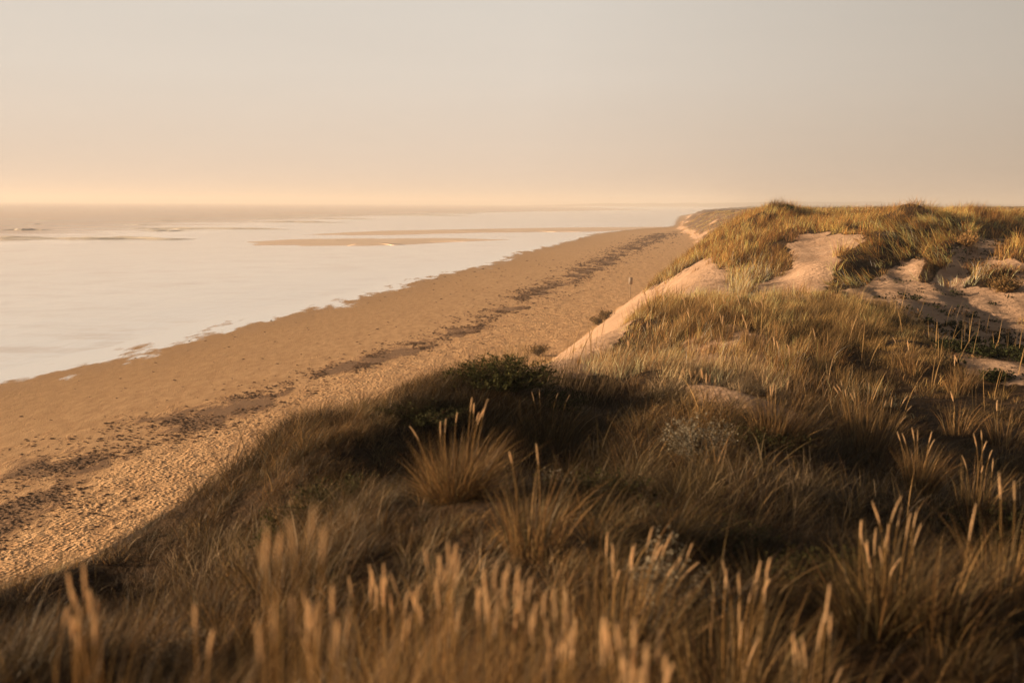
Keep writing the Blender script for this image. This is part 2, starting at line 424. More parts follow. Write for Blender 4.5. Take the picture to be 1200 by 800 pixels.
# ---------------------------------------------------------------- water
def water_mat(name, base, rough, ior, bump, sc, spec=.5, metal=0.0):
    m, nt = new_mat(name); b = NB(nt)
    pos = (b.n('ShaderNodeNewGeometry'), 0)
    mp = b.n('ShaderNodeMapping', ins={0: pos, 'Rotation': (0, 0, R(-15)), 'Scale': (1, .3, 1)})
    n1 = b.noise((mp, 0), sc[0], 5, .6, .3); n2 = b.noise((mp, 0), sc[1], 4, .6)
    big = b.noise((mp, 0), .02, 4)
    col = b.mix(b.ramp(big, [(.35, (0, 0, 0)), (.65, (1, 1, 1))]), tuple(x * .85 for x in base) + (1,), tuple(base) + (1,))
    sk = b.ramp(b.noise((b.n('ShaderNodeMapping', ins={0: pos, 'Rotation': (0, 0, R(-12)), 'Scale': (.10, .22, 1)}), 0), 1.0, 9, .70), [(.47, (0, 0, 0)), (.64, (1, 1, 1))])
    sk2 = b.math('MULTIPLY', sk, b.math('MULTIPLY', b.ramp(b.noise(pos, .05, 3), [(.38, (0, 0, 0)), (.6, (1, 1, 1))]), .9))
    col = b.mix(sk2, col, tuple(x * y for x, y in zip(base, (.66, .53, .42))) + (1,))
    p = b.n('ShaderNodeBsdfPrincipled', ins={'IOR': ior, 'Specular IOR Level': spec, 'Metallic': metal})
    nt.links.new(col.outputs[2], p.inputs['Base Color'])
    rr = b.math('ADD', rough, b.math('MULTIPLY', big, rough)); nt.links.new(rr.outputs[0], p.inputs['Roughness'])
    bp = b.n('ShaderNodeBump', ins={'Strength': 1.0, 'Distance': bump, 'Height': b.math('ADD', n1, b.math('MULTIPLY', n2, .4))})
    nt.links.new(bp.outputs[0], p.inputs['Normal'])
    b.n('ShaderNodeOutputMaterial', ins={0: p})
    return m
mat_shallow = water_mat('wet_film', (1.0, .905, .80), .09, 1.6, .06, (.25, 1.6), metal=.88)
mat_sea = water_mat('sea_water', (.93, .68, .47), .22, 1.45, .25, (.10, .8), metal=.75)
# one sheet for the tidal shallows, whose edge is where the beach rises through it
WLy = np.unique(np.round(axis((0, 60), -1500, 15000, 1.0, 1.04), 3))
WLx = np.unique(np.round(np.concatenate([-np.cumsum(1.0 * 1.05 ** np.arange(200)), np.cumsum(1.0 * 1.04 ** np.arange(180))]), 3))
WLx = WLx[(WLx > -15500) & (WLx < 9000)]
sx, sy = np.meshgrid(WLx, WLy)
iy_, ix_ = sx.shape
wi = np.arange(sx.size).reshape(sx.shape)
wq = np.stack([wi[:-1, :-1], wi[:-1, 1:], wi[1:, 1:], wi[1:, :-1]], -1).reshape(-1, 4)
wV = np.stack([sx, sy, sx * 0], -1).reshape(-1, 3)
cx = wV[wq].mean(1)
keep = (cx[:, 0] < shore_x(cx[:, 1]) + 25 + cx[:, 1] * .2)
uw, qw = sub(wq[keep])
shallow = mesh_np('shallow_water', wV[uw], qw, mat_shallow); tag(shallow, kind='structure')
# open sea: 5 mm higher, its rim a wavy outline of spent waves
rim = [(-900, 330), (-300, 305), (0, 290), (80, 285), (150, 281.5), (210, 275), (270, 270), (320, 262.5), (420, 257), (520, 252.5), (640, 248.5), (780, 246)]
rw = [on_plane(a, b_) for a, b_ in rim]
RY = np.array([float(w[1]) for w in rw]); RX = np.array([float(w[0]) for w in rw])
o_ = np.argsort(RY)
sea_x = lambda Y: np.interp(Y, RY[o_], RX[o_])
ys = np.unique(np.concatenate([np.arange(100, 700, 1.0), np.geomspace(700, 16000, 700)]))
edge = np.interp(ys, RY[o_], RX[o_]) + fbm(ys / 13, ys * 0, 4, 50) * 6 * (1 + ys / 500)
sV = []; sQ = []
cols = np.array([0, 4, 10, 22, 45, 100, 250, 700, 2000, 6000, 12500.])
SXm = edge[:, None] - cols[None, :]; SYm = np.repeat(ys[:, None], len(cols), 1)
SZm = np.full(SXm.shape, .03); SZm[:, 0] = -.01
si = np.arange(SXm.size).reshape(SXm.shape)
sQ = np.stack([si[:-1, 1:], si[:-1, :-1], si[1:, :-1], si[1:, 1:]], -1).reshape(-1, 4)
nt = mat_sea.node_tree; b = NB(nt)
ea = b.n('ShaderNodeAttribute', attribute_name='rim'); on = [x for x in nt.nodes if x.bl_idname == 'ShaderNodeOutputMaterial'][0]; pp = [x for x in nt.nodes if x.bl_idname == 'ShaderNodeBsdfPrincipled'][0]
rn = b.noise((b.n('ShaderNodeMapping', ins={0: (b.n('ShaderNodeNewGeometry'), 0), 'Rotation': (0, 0, R(-12)), 'Scale': (.03, .09, 1)}), 0), 1.0, 7, .65)
fl = b.n('ShaderNodeBsdfPrincipled', ins={'Base Color': c4(1.0, .905, .80), 'Metallic': .85, 'Roughness': .12})
rf = b.ramp(b.math('ADD', (ea, 2), b.math('MULTIPLY', b.math('SUBTRACT', rn, .5), 1.6)), [(.30, (0, 0, 0)), (.75, (1, 1, 1))])
ms = b.n('ShaderNodeMixShader', ins={0: rf, 1: pp, 2: fl}); nt.links.new(ms.outputs[0], on.inputs[0])
rimv = np.repeat(np.interp(cols, [0, 10, 60, 150], [1, .8, .35, 0])[None, :], len(ys), 0).ravel()
sea = mesh_np('sea', np.stack([SXm, SYm, SZm], -1).reshape(-1, 3), sQ, mat_sea, {'rim': rimv}); tag(sea, kind='structure')

# sand bars rising out of the shallows
mat_bar = plain('damp_sand', (.86, .66, .48), .5, .25, .12, .1)
def bar(pix, hgt=.05):
    P = np.array([on_plane(a, b_) for a, b_ in pix], float)
    c = P.mean(0); ring = []
    m_ = len(P)
    for i in range(m_):
        for k in range(24):
            t = k / 24; p = P[i] * (1 - t) + P[(i + 1) % m_] * t
            j = fbm(np.array([p[0] / 9]), np.array([p[1] / 22]), 3, 12)[0]
            j2 = fbm(np.array([p[0] / 2.5 + 9]), np.array([p[1] / 6]), 3, 13)[0]; ring.append(p + np.array([j * 3 + j2 * 2, j * 5 + j2 * 3]))
    ring = np.array(ring); mm = len(ring)
    lev = [(1, -.02), (.9, .02), (.6, hgt), (.0, hgt)]
    V = np.concatenate([np.c_[c + (ring - c) * s_, np.full(mm, z_)] for s_, z_ in lev])
    Q = []
    for l in range(3):
        for i in range(mm):
            j = (i + 1) % mm
            Q.append((l * mm + i, l * mm + j, (l + 1) * mm + j, (l + 1) * mm + i))
    return V, np.array(Q)
bars = [[(285, 283.5), (330, 280.5), (420, 279), (520, 279), (610, 280.5), (530, 284), (470, 287.5), (360, 288.5), (305, 287)],
        [(335, 275.5), (440, 270.5), (560, 268.2), (680, 266.4), (800, 265.6), (800, 268.2), (700, 271.5), (560, 272.8), (440, 276)]]
for pb in bars:
    V, Q = bar(pb, .03); o = mesh_np('sandbar', V, Q, mat_bar); tag(o, kind='structure')

# breaking waves: low foam ridges on the sea
mat_foam = plain('foam', (.78, .72, .64), .6, 0, .1, .5)
fV = []; fQ = []; nv = 0
for k in range(70):
    px = rng.uniform(-150, 800); py = rng.uniform(250.5, 284) if px < 260 else rng.uniform(247, 262)
    if k < 5: px, py = [(395, 252), (190, 259), (60, 259), (500, 252.5), (330, 256)][k]
    x0, y0 = on_plane(px, py); x0 = float(x0); y0 = float(y0)
    if x0 > sea_x(y0) - 3 or (px > 270 and py > 262): continue
    L = rng.uniform(8, 30) * (y0 / 400) ** .6; m_ = 24
    ang = R(rng.uniform(-12, 8)); t = np.linspace(-1, 1, m_)
    cxx = x0 + t * L * math.cos(ang); cyy = y0 + t * L * math.sin(ang) + fbm(t * 3 + k, t * 0, 3, k) * 4
    hgt = (1 - t ** 2) * rng.uniform(.25, .6) * (.6 + .6 * vnoise(t * 9, t * 0 + k, 4))
    wid = .8 + 1.6 * (1 - t ** 2)
    ring = [np.c_[cxx, cyy - wid, np.full(m_, .032)], np.c_[cxx, cyy - wid * .3, .03 + hgt], np.c_[cxx, cyy + wid, np.full(m_, .032)]]
    fV.append(np.concatenate(ring))
    for a_ in range(2):
        i = np.arange(m_ - 1); fQ.append(np.stack([nv + a_ * m_ + i, nv + a_ * m_ + i + 1, nv + (a_ + 1) * m_ + i + 1, nv + (a_ + 1) * m_ + i], -1))
    nv += 3 * m_
foam = mesh_np('wave_foam', np.concatenate(fV), np.concatenate(fQ), mat_foam)
tag(foam, 'thin broken lines of pale foam on the far sea', 'foam', kind='stuff')

# distant headland across the bay
mat_hill = plain('far_land', (.12, .095, .055), .95, 0, .3, .01)
hx = np.linspace(60, 3200, 260)
hv = []
def hill_h(x): return (22 + 9 * fbm(x / 450, x * 0, 4, 31) + 4 * fbm(x / 40, x * 0, 3, 32)) * sstep(60, 500, x) * (.7 + .3 * sstep(200, 1500, x))
for (dy, fz) in ((-500, -.05), (-60, .8), (0, 1), (600, .9), (1500, -.05)):
    hv.append(np.c_[hx, np.full(len(hx), 5000.) + dy + 300 * fbm(hx / 900, hx * 0, 3, 35), hill_h(hx) * fz])
hi = np.arange(5 * len(hx)).reshape(5, -1)
hq = np.stack([hi[:-1, :-1], hi[:-1, 1:], hi[1:, 1:], hi[1:, :-1]], -1).reshape(-1, 4)
hills = mesh_np('hills', np.concatenate(hv), hq, mat_hill); tag(hills, kind='structure')

# ---------------------------------------------------------------- grass
def ribbons(base, az, lean, bend, L, w, segs, wind, twist=None):
    N = len(base); S = segs + 1
    t = np.linspace(0, 1, S)[None, :]
    tilt = lean[:, None] + bend[:, None] * t ** 1.3
    ds = (L / segs)[:, None]
    hx_ = np.sin(tilt) * ds; hz_ = np.cos(tilt) * ds
    hx_[:, 0] = 0; hz_[:, 0] = 0
    rr_ = np.cumsum(hx_, 1); zz = np.cumsum(hz_, 1)
    X = base[:, 0:1] + np.cos(az)[:, None] * rr_ + wind[0] * L[:, None] * t ** 1.6
    Y = base[:, 1:2] + np.sin(az)[:, None] * rr_ + wind[1] * L[:, None] * t ** 1.6
    Z = base[:, 2:3] + zz - (abs(wind[0]) * .25) * L[:, None] * t ** 2
    if twist is None: twist = rng.uniform(-1.2, 1.2, N)
    sa = az + math.pi / 2 + twist
    wt = (w[:, None] * .5) * np.clip(1.0 - t ** 2.2, .08, 1) * (.7 + .3 * np.sin(np.clip(t * 3, 0, 1.57)))
    ox = np.cos(sa)[:, None] * wt; oy = np.sin(sa)[:, None] * wt
    P = np.stack([np.stack([X - ox, Y - oy, Z], -1), np.stack([X + ox, Y + oy, Z], -1)], 2)   # N,S,2,3
    V = P.reshape(-1, 3)
    b0 = (np.arange(N) * S * 2)[:, None] + (np.arange(segs) * 2)[None, :]
    Q = np.stack([b0, b0 + 1, b0 + 3, b0 + 2], -1).reshape(-1, 4)
    return V, Q
STRAW = np.array([.46, .30, .13]); GOLD = np.array([.32, .185, .075]); OLIVE = np.array([.062, .058, .026]); BROWN = np.array([.045, .027, .014]); PALE = np.array([.50, .39, .26]); GREEN = np.array([.018, .021, .009]); GREY = np.array([.13, .115, .075])
def blade_cols(N, segs, green, dark, pale=0.0):
    """green 0..1 per blade, dark 0..1 per blade -> tint per vertex (2 per ring)"""
    r = rng.random(N)[:, None]
    live = OLIVE * (1 - r) + GREY * r
    dead = np.where(rng.random((N, 1)) < .4, STRAW, GOLD) * rng.uniform(.35, 1.15, (N, 1)); dead = np.where(rng.random((N, 1)) < .25, BROWN * 1.6, dead)
    g = (rng.random(N) < green)[:, None]
    c = np.where(g, live, dead)
    d = (rng.random(N) < dark)[:, None]
    c = np.where(d, np.where(g, GREEN, BROWN) * rng.uniform(.7, 1.4, (N, 1)), c)
    c = np.where((rng.random(N) < pale)[:, None], PALE * rng.uniform(.6, 1.1, (N, 1)), c)
    t = np.linspace(0, 1, segs + 1)[None, :, None]
    tip = np.where(g, c * .6 + STRAW * .4, c)
    cc = c[:, None, :] * (1 - t) + tip[:, None, :] * t
    return np.repeat(cc[:, :, None, :], 2, 2).reshape(-1, 3)

def blobs(px, py, L):
    r = np.zeros(np.shape(px))
    for cx_, cy_, rx, ry, a in L: r = np.maximum(r, a * np.exp(-((px - cx_) / rx) ** 2 - ((py - cy_) / ry) ** 2))
    return r
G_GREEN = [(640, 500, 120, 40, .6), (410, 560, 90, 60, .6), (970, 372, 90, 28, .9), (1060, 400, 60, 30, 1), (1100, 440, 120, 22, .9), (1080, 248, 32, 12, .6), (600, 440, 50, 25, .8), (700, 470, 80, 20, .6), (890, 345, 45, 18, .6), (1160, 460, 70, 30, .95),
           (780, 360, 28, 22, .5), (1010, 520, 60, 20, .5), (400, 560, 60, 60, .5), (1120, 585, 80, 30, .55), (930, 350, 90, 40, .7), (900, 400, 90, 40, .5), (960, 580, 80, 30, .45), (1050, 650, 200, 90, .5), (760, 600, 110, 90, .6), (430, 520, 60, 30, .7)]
G_DARK_SHADE = [(410, 560, 85, 60, .85), (420, 500, 60, 22, .5), (700, 560, 130, 70, .9), (640, 500, 100, 30, .8), (980, 395, 60, 24, .8), (1030, 420, 60, 26, .9), (1050, 690, 230, 130, .95), (880, 520, 70, 40, .5), (100, 730, 110, 55, .85), (640, 470, 90, 26, .7), (500, 490, 70, 20, .7),  # dark green and brown growth, plus shade painted into hollows and lower right
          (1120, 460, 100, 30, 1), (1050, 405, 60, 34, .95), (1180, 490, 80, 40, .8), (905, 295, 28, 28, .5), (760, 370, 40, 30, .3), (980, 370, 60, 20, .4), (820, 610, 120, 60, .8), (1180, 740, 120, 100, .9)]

G_PALE = [(700, 448, 60, 18, .95), (790, 448, 80, 18, .95), (880, 460, 60, 26, .6), (930, 585, 90, 26, .5), (1120, 585, 90, 26, .5), (180, 670, 90, 26, .6), (270, 640, 60, 26, .35), (390, 640, 90, 30, .35), (850, 330, 70, 16, .5),  # pale dry straw patches; along the brow also sunlight painted into the blades
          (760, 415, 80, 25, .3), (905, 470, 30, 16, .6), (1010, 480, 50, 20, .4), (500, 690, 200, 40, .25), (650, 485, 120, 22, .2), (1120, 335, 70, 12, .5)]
def grow(name, label, ylo, yhi, per_m2, nb, hrange, width, segs, rad, xr=None, lean=(.12, .3), bendr=(.2, 1.3), extra=None, cat='dune grass'):
    area_y = yhi - ylo
    # sample uniformly over the view wedge
    N = int(per_m2 * (yhi * .62 + 2.5 + yhi * .58 + 2.0) * area_y)
    Yt = rng.uniform(ylo, yhi, N); Xt = rng.uniform(-(yhi * .62 + 2.5), yhi * .58 + 2.0, N)
    k = (Xt > -(Yt * .60 + 2.2)) & (Xt < Yt * .56 + 1.3)
    Xt, Yt = Xt[k], Yt[k]
    v = veg_at(Xt, Yt)
    k = rng.random(len(Xt)) < v * (.30 + .9 * sstep(.30, .62, vnoise(Xt / .55 , Yt / .55, 131) * .6 + .4 * vnoise(Xt / 1.9, Yt / 1.9, 132)))
    if extra is not None: k &= extra(Xt, Yt)
    Xt, Yt, v = Xt[k], Yt[k], v[k]
    Zt = height(Xt, Yt)
    px, py = project(Xt, Yt, Zt)
    M = len(Xt)
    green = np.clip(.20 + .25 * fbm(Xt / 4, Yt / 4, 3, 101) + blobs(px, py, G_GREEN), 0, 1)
    dark = np.clip(.08 + .2 * fbm(Xt / 2.5, Yt / 2.5, 3, 102) + blobs(px, py, G_DARK_SHADE), 0, .97)
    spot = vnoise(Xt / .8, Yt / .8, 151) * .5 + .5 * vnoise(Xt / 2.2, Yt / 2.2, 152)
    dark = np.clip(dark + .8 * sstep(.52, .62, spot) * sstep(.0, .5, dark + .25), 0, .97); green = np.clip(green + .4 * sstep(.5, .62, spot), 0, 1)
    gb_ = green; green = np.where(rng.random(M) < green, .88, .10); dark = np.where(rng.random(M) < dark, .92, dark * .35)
    if 30 < ylo < 80: green = green * .55
    if ylo > 80: dark = dark * 0; green = green * .35
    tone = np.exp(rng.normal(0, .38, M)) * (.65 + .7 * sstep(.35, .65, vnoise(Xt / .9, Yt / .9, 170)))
    hm = .45 + .85 * vnoise(Xt / 1.4, Yt / 1.4, 104)
    hscale = rng.uniform(hrange[0], hrange[1], M) * hm
    hscale *= np.where((px > 1030) & (py > 378) & (Yt > 12.5) & (Yt < 32), .4, 1)
    # shorter turf on the near plateau, taller tussocks on crests
    hscale *= np.where(v < .4, .6, 1)
    rep = np.repeat(np.arange(M), nb); NB_ = len(rep)
    rr_ = rad * np.sqrt(rng.random(NB_)); aa = rng.uniform(0, 2 * math.pi, NB_)
    bx = Xt[rep] + rr_ * np.cos(aa); by = Yt[rep] + rr_ * np.sin(aa)
    bz = height(bx, by) - .02
    az = aa + rng.normal(0, .7, NB_)
    # local combing direction, as wind and weight leave it
    comb = fbm(bx / 3, by / 3, 2, 110) * 2.5 + .3
    use = rng.random(NB_) < .34
    az = np.where(use, comb + rng.normal(0, .5, NB_), az)
    L = hscale[rep] * rng.uniform(.45, 1.1, NB_)
    if ylo > 30:
        pxx, pyy = project(Xt, Yt, Zt)
        sp_ = (in_poly(pxx, pyy, GRASSY[0]) | in_poly(pxx, pyy, GRASSY[1]))[rep]
        az = np.where(sp_, math.atan2(-.55, -.85) + rng.normal(0, .35, NB_), az); L = np.where(sp_, L * 1.45, L)
    ln = rng.uniform(lean[0] * .3, lean[0] + lean[1], NB_) * (.5 + rr_ / rad)
    bn = rng.uniform(bendr[0], bendr[1], NB_)
    if ylo > 30: ln = np.where(sp_, rng.uniform(.5, 1.2, NB_), ln)
    w = width * rng.uniform(.6, 1.3, NB_)
    V, Q = ribbons(np.c_[bx, by, bz], az, ln, bn, L, w, segs, (.10, .03))
    pale = blobs(px, py, G_PALE)
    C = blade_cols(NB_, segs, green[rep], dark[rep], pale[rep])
    tone = np.clip(tone, .35, 2.0)
    light_gain = np.interp(Yt, [0, 14, 24, 60, 150], [.62, .72, 2.4, 2.5, 2.8])[rep] * tone[rep]; C = C * (np.array([1.12, .95, .72]) if ylo > 30 else np.array([1.06, .98, .88]) if ylo > 14 else 1.0); light_gain = light_gain * np.where(in_poly(px, py, GRASSY[0]) | in_poly(px, py, GRASSY[1]), 1.5, 1)[rep]; C = np.clip(C * np.repeat(light_gain, (segs + 1) * 2)[:, None], 0, .7)  # tint gain: near shade, sunlit middle dune and spurs painted into blade colour
    o = mesh_np(name, V, Q, mat_grass, tint=C, smooth=False)
    tag(o, label, cat, kind='stuff')
    print(name, M, NB_)
    return o
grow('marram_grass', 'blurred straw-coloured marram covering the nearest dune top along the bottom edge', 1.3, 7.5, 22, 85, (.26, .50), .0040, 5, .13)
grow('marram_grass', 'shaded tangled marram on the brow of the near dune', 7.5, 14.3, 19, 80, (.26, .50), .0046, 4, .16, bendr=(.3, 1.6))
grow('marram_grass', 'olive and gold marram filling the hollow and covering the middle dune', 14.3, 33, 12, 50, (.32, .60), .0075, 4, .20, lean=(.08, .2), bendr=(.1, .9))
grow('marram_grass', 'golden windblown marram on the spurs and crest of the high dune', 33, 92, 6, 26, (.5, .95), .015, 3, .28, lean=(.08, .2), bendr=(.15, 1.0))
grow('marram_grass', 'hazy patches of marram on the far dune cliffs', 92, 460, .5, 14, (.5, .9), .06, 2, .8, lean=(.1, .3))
def near_lip(X, Y):
    d = np.full(np.shape(X), 99.)
    for i in range(len(LIP) - 1):
        (ax, ay), (bx, by) = LIP[i], LIP[i + 1]
        dx, dy = bx - ax, by - ay; t = np.clip(((X - ax) * dx + (Y - ay) * dy) / (dx * dx + dy * dy), 0, 1)
        d = np.minimum(d, np.hypot(X - ax - t * dx, Y - ay - t * dy))
    return d < 1.25
G_DARK_SHADE_keep, G_GREEN_keep = G_DARK_SHADE, G_GREEN
G_DARK_SHADE = []; G_GREEN = []
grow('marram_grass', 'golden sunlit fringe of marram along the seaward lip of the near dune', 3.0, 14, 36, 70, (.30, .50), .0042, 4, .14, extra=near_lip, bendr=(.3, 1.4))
G_DARK_SHADE, G_GREEN = G_DARK_SHADE_keep, G_GREEN_keep
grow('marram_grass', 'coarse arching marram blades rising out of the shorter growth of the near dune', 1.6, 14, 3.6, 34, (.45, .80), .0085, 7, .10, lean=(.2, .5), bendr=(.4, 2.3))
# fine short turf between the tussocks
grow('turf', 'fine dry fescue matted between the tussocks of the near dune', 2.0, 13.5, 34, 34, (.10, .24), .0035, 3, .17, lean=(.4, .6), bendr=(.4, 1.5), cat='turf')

# ---------------------------------------------------------------- seed heads and tussocks
def head_mesh():
    V = []; Q = []
    prof = [(0, .12), (.06, .6), (.2, .95), (.4, 1), (.65, .78), (.85, .42), (1, .06)]
    m_ = 7
    for i, (t, r_) in enumerate(prof):
        for k in range(m_):
            a_ = 2 * math.pi * k / m_
            rr_ = r_ * (1 + .18 * math.sin(5 * a_ + i * 2.1))
            V.append((.5 * rr_ * math.cos(a_), .5 * rr_ * math.sin(a_), t))
    for i in range(len(prof) - 1):
        for k in range(m_):
            j = (k + 1) % m_; Q.append((i * m_ + k, i * m_ + j, (i + 1) * m_ + j, (i + 1) * m_ + k))
    nb_ = 90
    for q in range(nb_):                       # bristles, as spikelets lying along the spike
        t = .03 + .9 * q / nb_; a_ = q * 2.4
        r0 = .45 * min(1, 4 * t, 3.2 * (1.05 - t)); ca, sa = math.cos(a_), math.sin(a_)
        b0 = len(V); dl = rng.uniform(.06, .13); wv_ = .13
        V += [(ca * r0 - sa * wv_, sa * r0 + ca * wv_, t), (ca * r0 + sa * wv_, sa * r0 - ca * wv_, t),
              (ca * (r0 + .42) + sa * .02, sa * (r0 + .42) - ca * .02, t + dl), (ca * (r0 + .42) - sa * .02, sa * (r0 + .42) + ca * .02, t + dl)]
        Q.append((b0, b0 + 1, b0 + 2, b0 + 3))
    return np.array(V), np.array(Q)
HV, HQ = head_mesh()
def tube(P, r0, r1, m_=5):
    P = np.array(P, float); n_ = len(P); V = []; Q = []
    for i in range(n_):
        d = P[min(i + 1, n_ - 1)] - P[max(i - 1, 0)]; d /= np.linalg.norm(d) + 1e-9
        s1 = np.cross(d, (0, 1, 0)); s1 /= np.linalg.norm(s1) + 1e-9; s2 = np.cross(d, s1)
        r_ = r0 + (r1 - r0) * i / (n_ - 1)
        for k in range(m_):
            a_ = 2 * math.pi * k / m_; V.append(P[i] + r_ * (math.cos(a_) * s1 + math.sin(a_) * s2))
    for i in range(n_ - 1):
        for k in range(m_):
            j = (k + 1) % m_; Q.append((i * m_ + k, i * m_ + j, (i + 1) * m_ + j, (i + 1) * m_ + k))
    return np.array(V), np.array(Q)

def add_stem(root, origin, b0, tip, hl, hd):
    """stem from b0 to the foot of its seed head; the head ends at tip"""
    b0 = np.array(b0); tip = np.array(tip); hl_ = hl * rng.uniform(.65, 1.25)
    full = tip - b0; ln = np.linalg.norm(full); tip = tip + np.array([rng.normal(0, .025) * ln, rng.normal(0, .02) * ln, 0]); full = tip - b0
    ctrl = b0 + np.array([rng.normal(0, .04), rng.normal(0, .03), ln * .62]) + full * .04
    f = lambda t: (1 - t) ** 2 * b0 + 2 * t * (1 - t) * ctrl + t * t * tip
    tt = max(.3, 1 - hl_ / ln)
    P = [f(t) for t in np.linspace(0, tt, 9)]
    V, Q = tube(P, .0022, .0015)
    cst = STRAW * rng.uniform(.7, 1.1)
    s = mesh_np('stem', V - origin, Q, mat_head, tint=np.tile(cst, (len(V), 1)), parent=root)
    # head along the last stretch, bent with it
    H = HV.copy(); tq = tt + (1 - tt) * H[:, 2]
    C0 = f(tq[:, None]); dv = f(np.minimum(tq + .02, 1.02)[:, None]) - f(tq[:, None] - .0); dv /= np.linalg.norm(dv, axis=1)[:, None]
    s1 = np.cross(dv, (0, 1, 0)); s1 /= np.linalg.norm(s1, axis=1)[:, None]; s2 = np.cross(dv, s1)
    Vh = C0 + hd * (H[:, 0:1] * s1 + H[:, 1:2] * s2)
    col = np.array([.78, .58, .36]) * rng.uniform(.8, 1.12)
    tn = np.tile(col, (len(Vh), 1)) * rng.uniform(.8, 1.15, (len(Vh), 1))
    mesh_np('seed_head', Vh - origin, HQ, mat_head, tint=tn, parent=s)

def tussock(basepix, Y, tips, label, group='seeding marram tussocks on the near dune', nbl=260, hgt=.6, rad=.16, width=.005, green=.3, dark=.15, hl=.16, hd=.0085, lean=.35, wind=(.12, .02)):
    best = None; mx_ = np.mean([t_[0] for t_ in tips]); my_ = np.mean([t_[1] for t_ in tips]); Y0 = Y
    for q in np.linspace(.72, 1.45 if Y > 3.7 else 1.06, 40):
        hx0, hy0, hz0 = at(mx_, my_, Y0 * q)
        g0 = float(height(np.array([float(hx0)]), np.array([float(hy0)]))[0])
        sc = abs(float(hz0) - g0 - .66) + .35 * abs(math.log(q))
        if best is None or sc < best[0]: best = (sc, q, float(hz0) - g0)
    Y = Y0 * best[1]; hgt = max(hgt * .8, min(.9, best[2] * .88)); tips = [(t_[0], t_[1]) for t_ in tips]
    if Y0 < 4.5 and len(tips) > 2: tips = tips + [(t_[0] + rng.uniform(-16, 16), t_[1] + rng.uniform(4, 34)) for t_ in tips for _ in range(2)]
    bx, by, _ = at(basepix, 600, Y); bx = float(bx); by = float(by)
    bz = float(height(np.array([bx]), np.array([by]))[0])
    o0 = np.array([bx, by, bz])
    root = empty('marram_tussock', o0)
    tag(root, label, 'grass tussock', group)
    N = nbl; rr_ = rad * np.sqrt(rng.random(N)); aa = rng.uniform(0, 6.283, N)
    X_ = bx + rr_ * np.cos(aa); Y_ = by + rr_ * np.sin(aa)
    base = np.c_[X_, Y_, height(X_, Y_) - .02]
    V, Q = ribbons(base, aa + rng.normal(0, .4, N), rng.uniform(.02, lean, N) * (.4 + rr_ / rad), rng.uniform(.1, .9, N), hgt * rng.uniform(.5, 1.1, N), width * rng.uniform(.6, 1.3, N), 6, wind)
    mesh_np('blades', V - o0, Q, mat_grass, tint=blade_cols(N, 6, np.full(N, green), np.full(N, dark)), parent=root, smooth=False)
    if Y0 < 4.5: hd = hd * .82
    for tip in tips:
        px, py = tip[0], tip[1]; Yt = (tip[2] if len(tip) > 2 else Y + rng.uniform(-.12, .12) * min(1, Y / 6))
        tx, ty, tz = at(px, py, Yt)
        sx_ = bx + (float(tx) - bx) * .55 + rng.uniform(-.02, .02); sy_ = by + (Yt - by) * .5
        sz = float(height(np.array([sx_]), np.array([sy_]))[0]) - .02
        add_stem(root, o0, (sx_, sy_, sz), (float(tx), float(ty), float(tz)), hl, hd)
    return root

T = tussock
T(535, 5.4, [(477, 499), (513, 493), (523, 490), (537, 483), (551, 465), (557, 472), (572, 467), (563, 482), (567, 478)], 'broad rounded golden tussock with a tight bunch of seed heads, centre left of near dune', nbl=1500, hgt=.62, rad=.20, lean=.85, green=.15, dark=.1, width=.0042)
T(625, 5.6, [(633, 519), (597, 528)], 'loose tussock with one curved seed head right of the broad golden tussock', nbl=260, hgt=.5)
T(1012, 8.2, [(985, 445), (982, 450), (1000, 457), (997, 459), (1017, 448), (1037, 453), (1040, 468), (1048, 465), (1065, 463), (1067, 475), (1062, 487), (978, 452), (990, 456)], 'wide pale tussock of many upright seed heads at the edge of the hollow', nbl=900, hgt=.55, rad=.32, green=.15, hl=.16, lean=.4)
T(1076, 6.8, [(1052, 505), (1058, 507), (1068, 500), (1070, 503), (1086, 505), (1097, 515)], 'fan of sunlit seed heads standing before the dark hollow', nbl=500, hgt=.42, rad=.15, green=.2)
T(1145, 6.6, [(1139, 506), (1149, 504), (1158, 517), (1165, 527), (1127, 533), (1167, 537), (1153, 545)], 'thin dark tussock of slanting seed heads right of the sunlit fan', nbl=280, hgt=.5, dark=.6, green=.5)
T(1185, 5.6, [(1185, 562), (1163, 552)], 'small tussock beside pale flowers at the right edge', nbl=260, hgt=.42)
T(906, 10.2, [(907, 448), (912, 450), (915, 447), (923, 443), (900, 450), (895, 440)], 'little sunlit tussock of seed heads behind the bare sand brow', nbl=600, hgt=.42, rad=.25, green=.1, hl=.16)
T(1045, 4.4, [(1023, 587), (1055, 580), (1075, 593), (1040, 618), (1005, 607)], 'dark tussock with three bright blurred seed heads at lower right', nbl=700, hgt=.6, dark=.6, green=.4, lean=.6, rad=.2)
T(1110, 4.3, [(1143, 588)], 'single long seed head leaning right over dark grass', nbl=160, hgt=.4, dark=.7, hl=.2)
T(725, 4.3, [(713, 623), (739, 636), (766, 616), (785, 625), (810, 636)], 'row of orange seed heads in front of the silvery plant', nbl=700, hgt=.48, rad=.3, green=.4, dark=.3)
T(870, 3.9, [(851, 655), (890, 656), (901, 653), (868, 705), (887, 746)], 'tussock with three short seed heads right of the silvery plant', nbl=600, hgt=.5, rad=.25, dark=.4, green=.4)
T(965, 3.2, [(974, 685), (938, 741), (980, 780, 2.6)], 'dark bottom tussock with sparse blurred seed heads', nbl=500, hgt=.55, dark=.5)
T(445, 3.4, [(432, 661), (449, 658), (461, 675), (468, 690)], 'four pale short seed heads left of the tall pair in the bottom row', nbl=500, hgt=.5, green=.1)
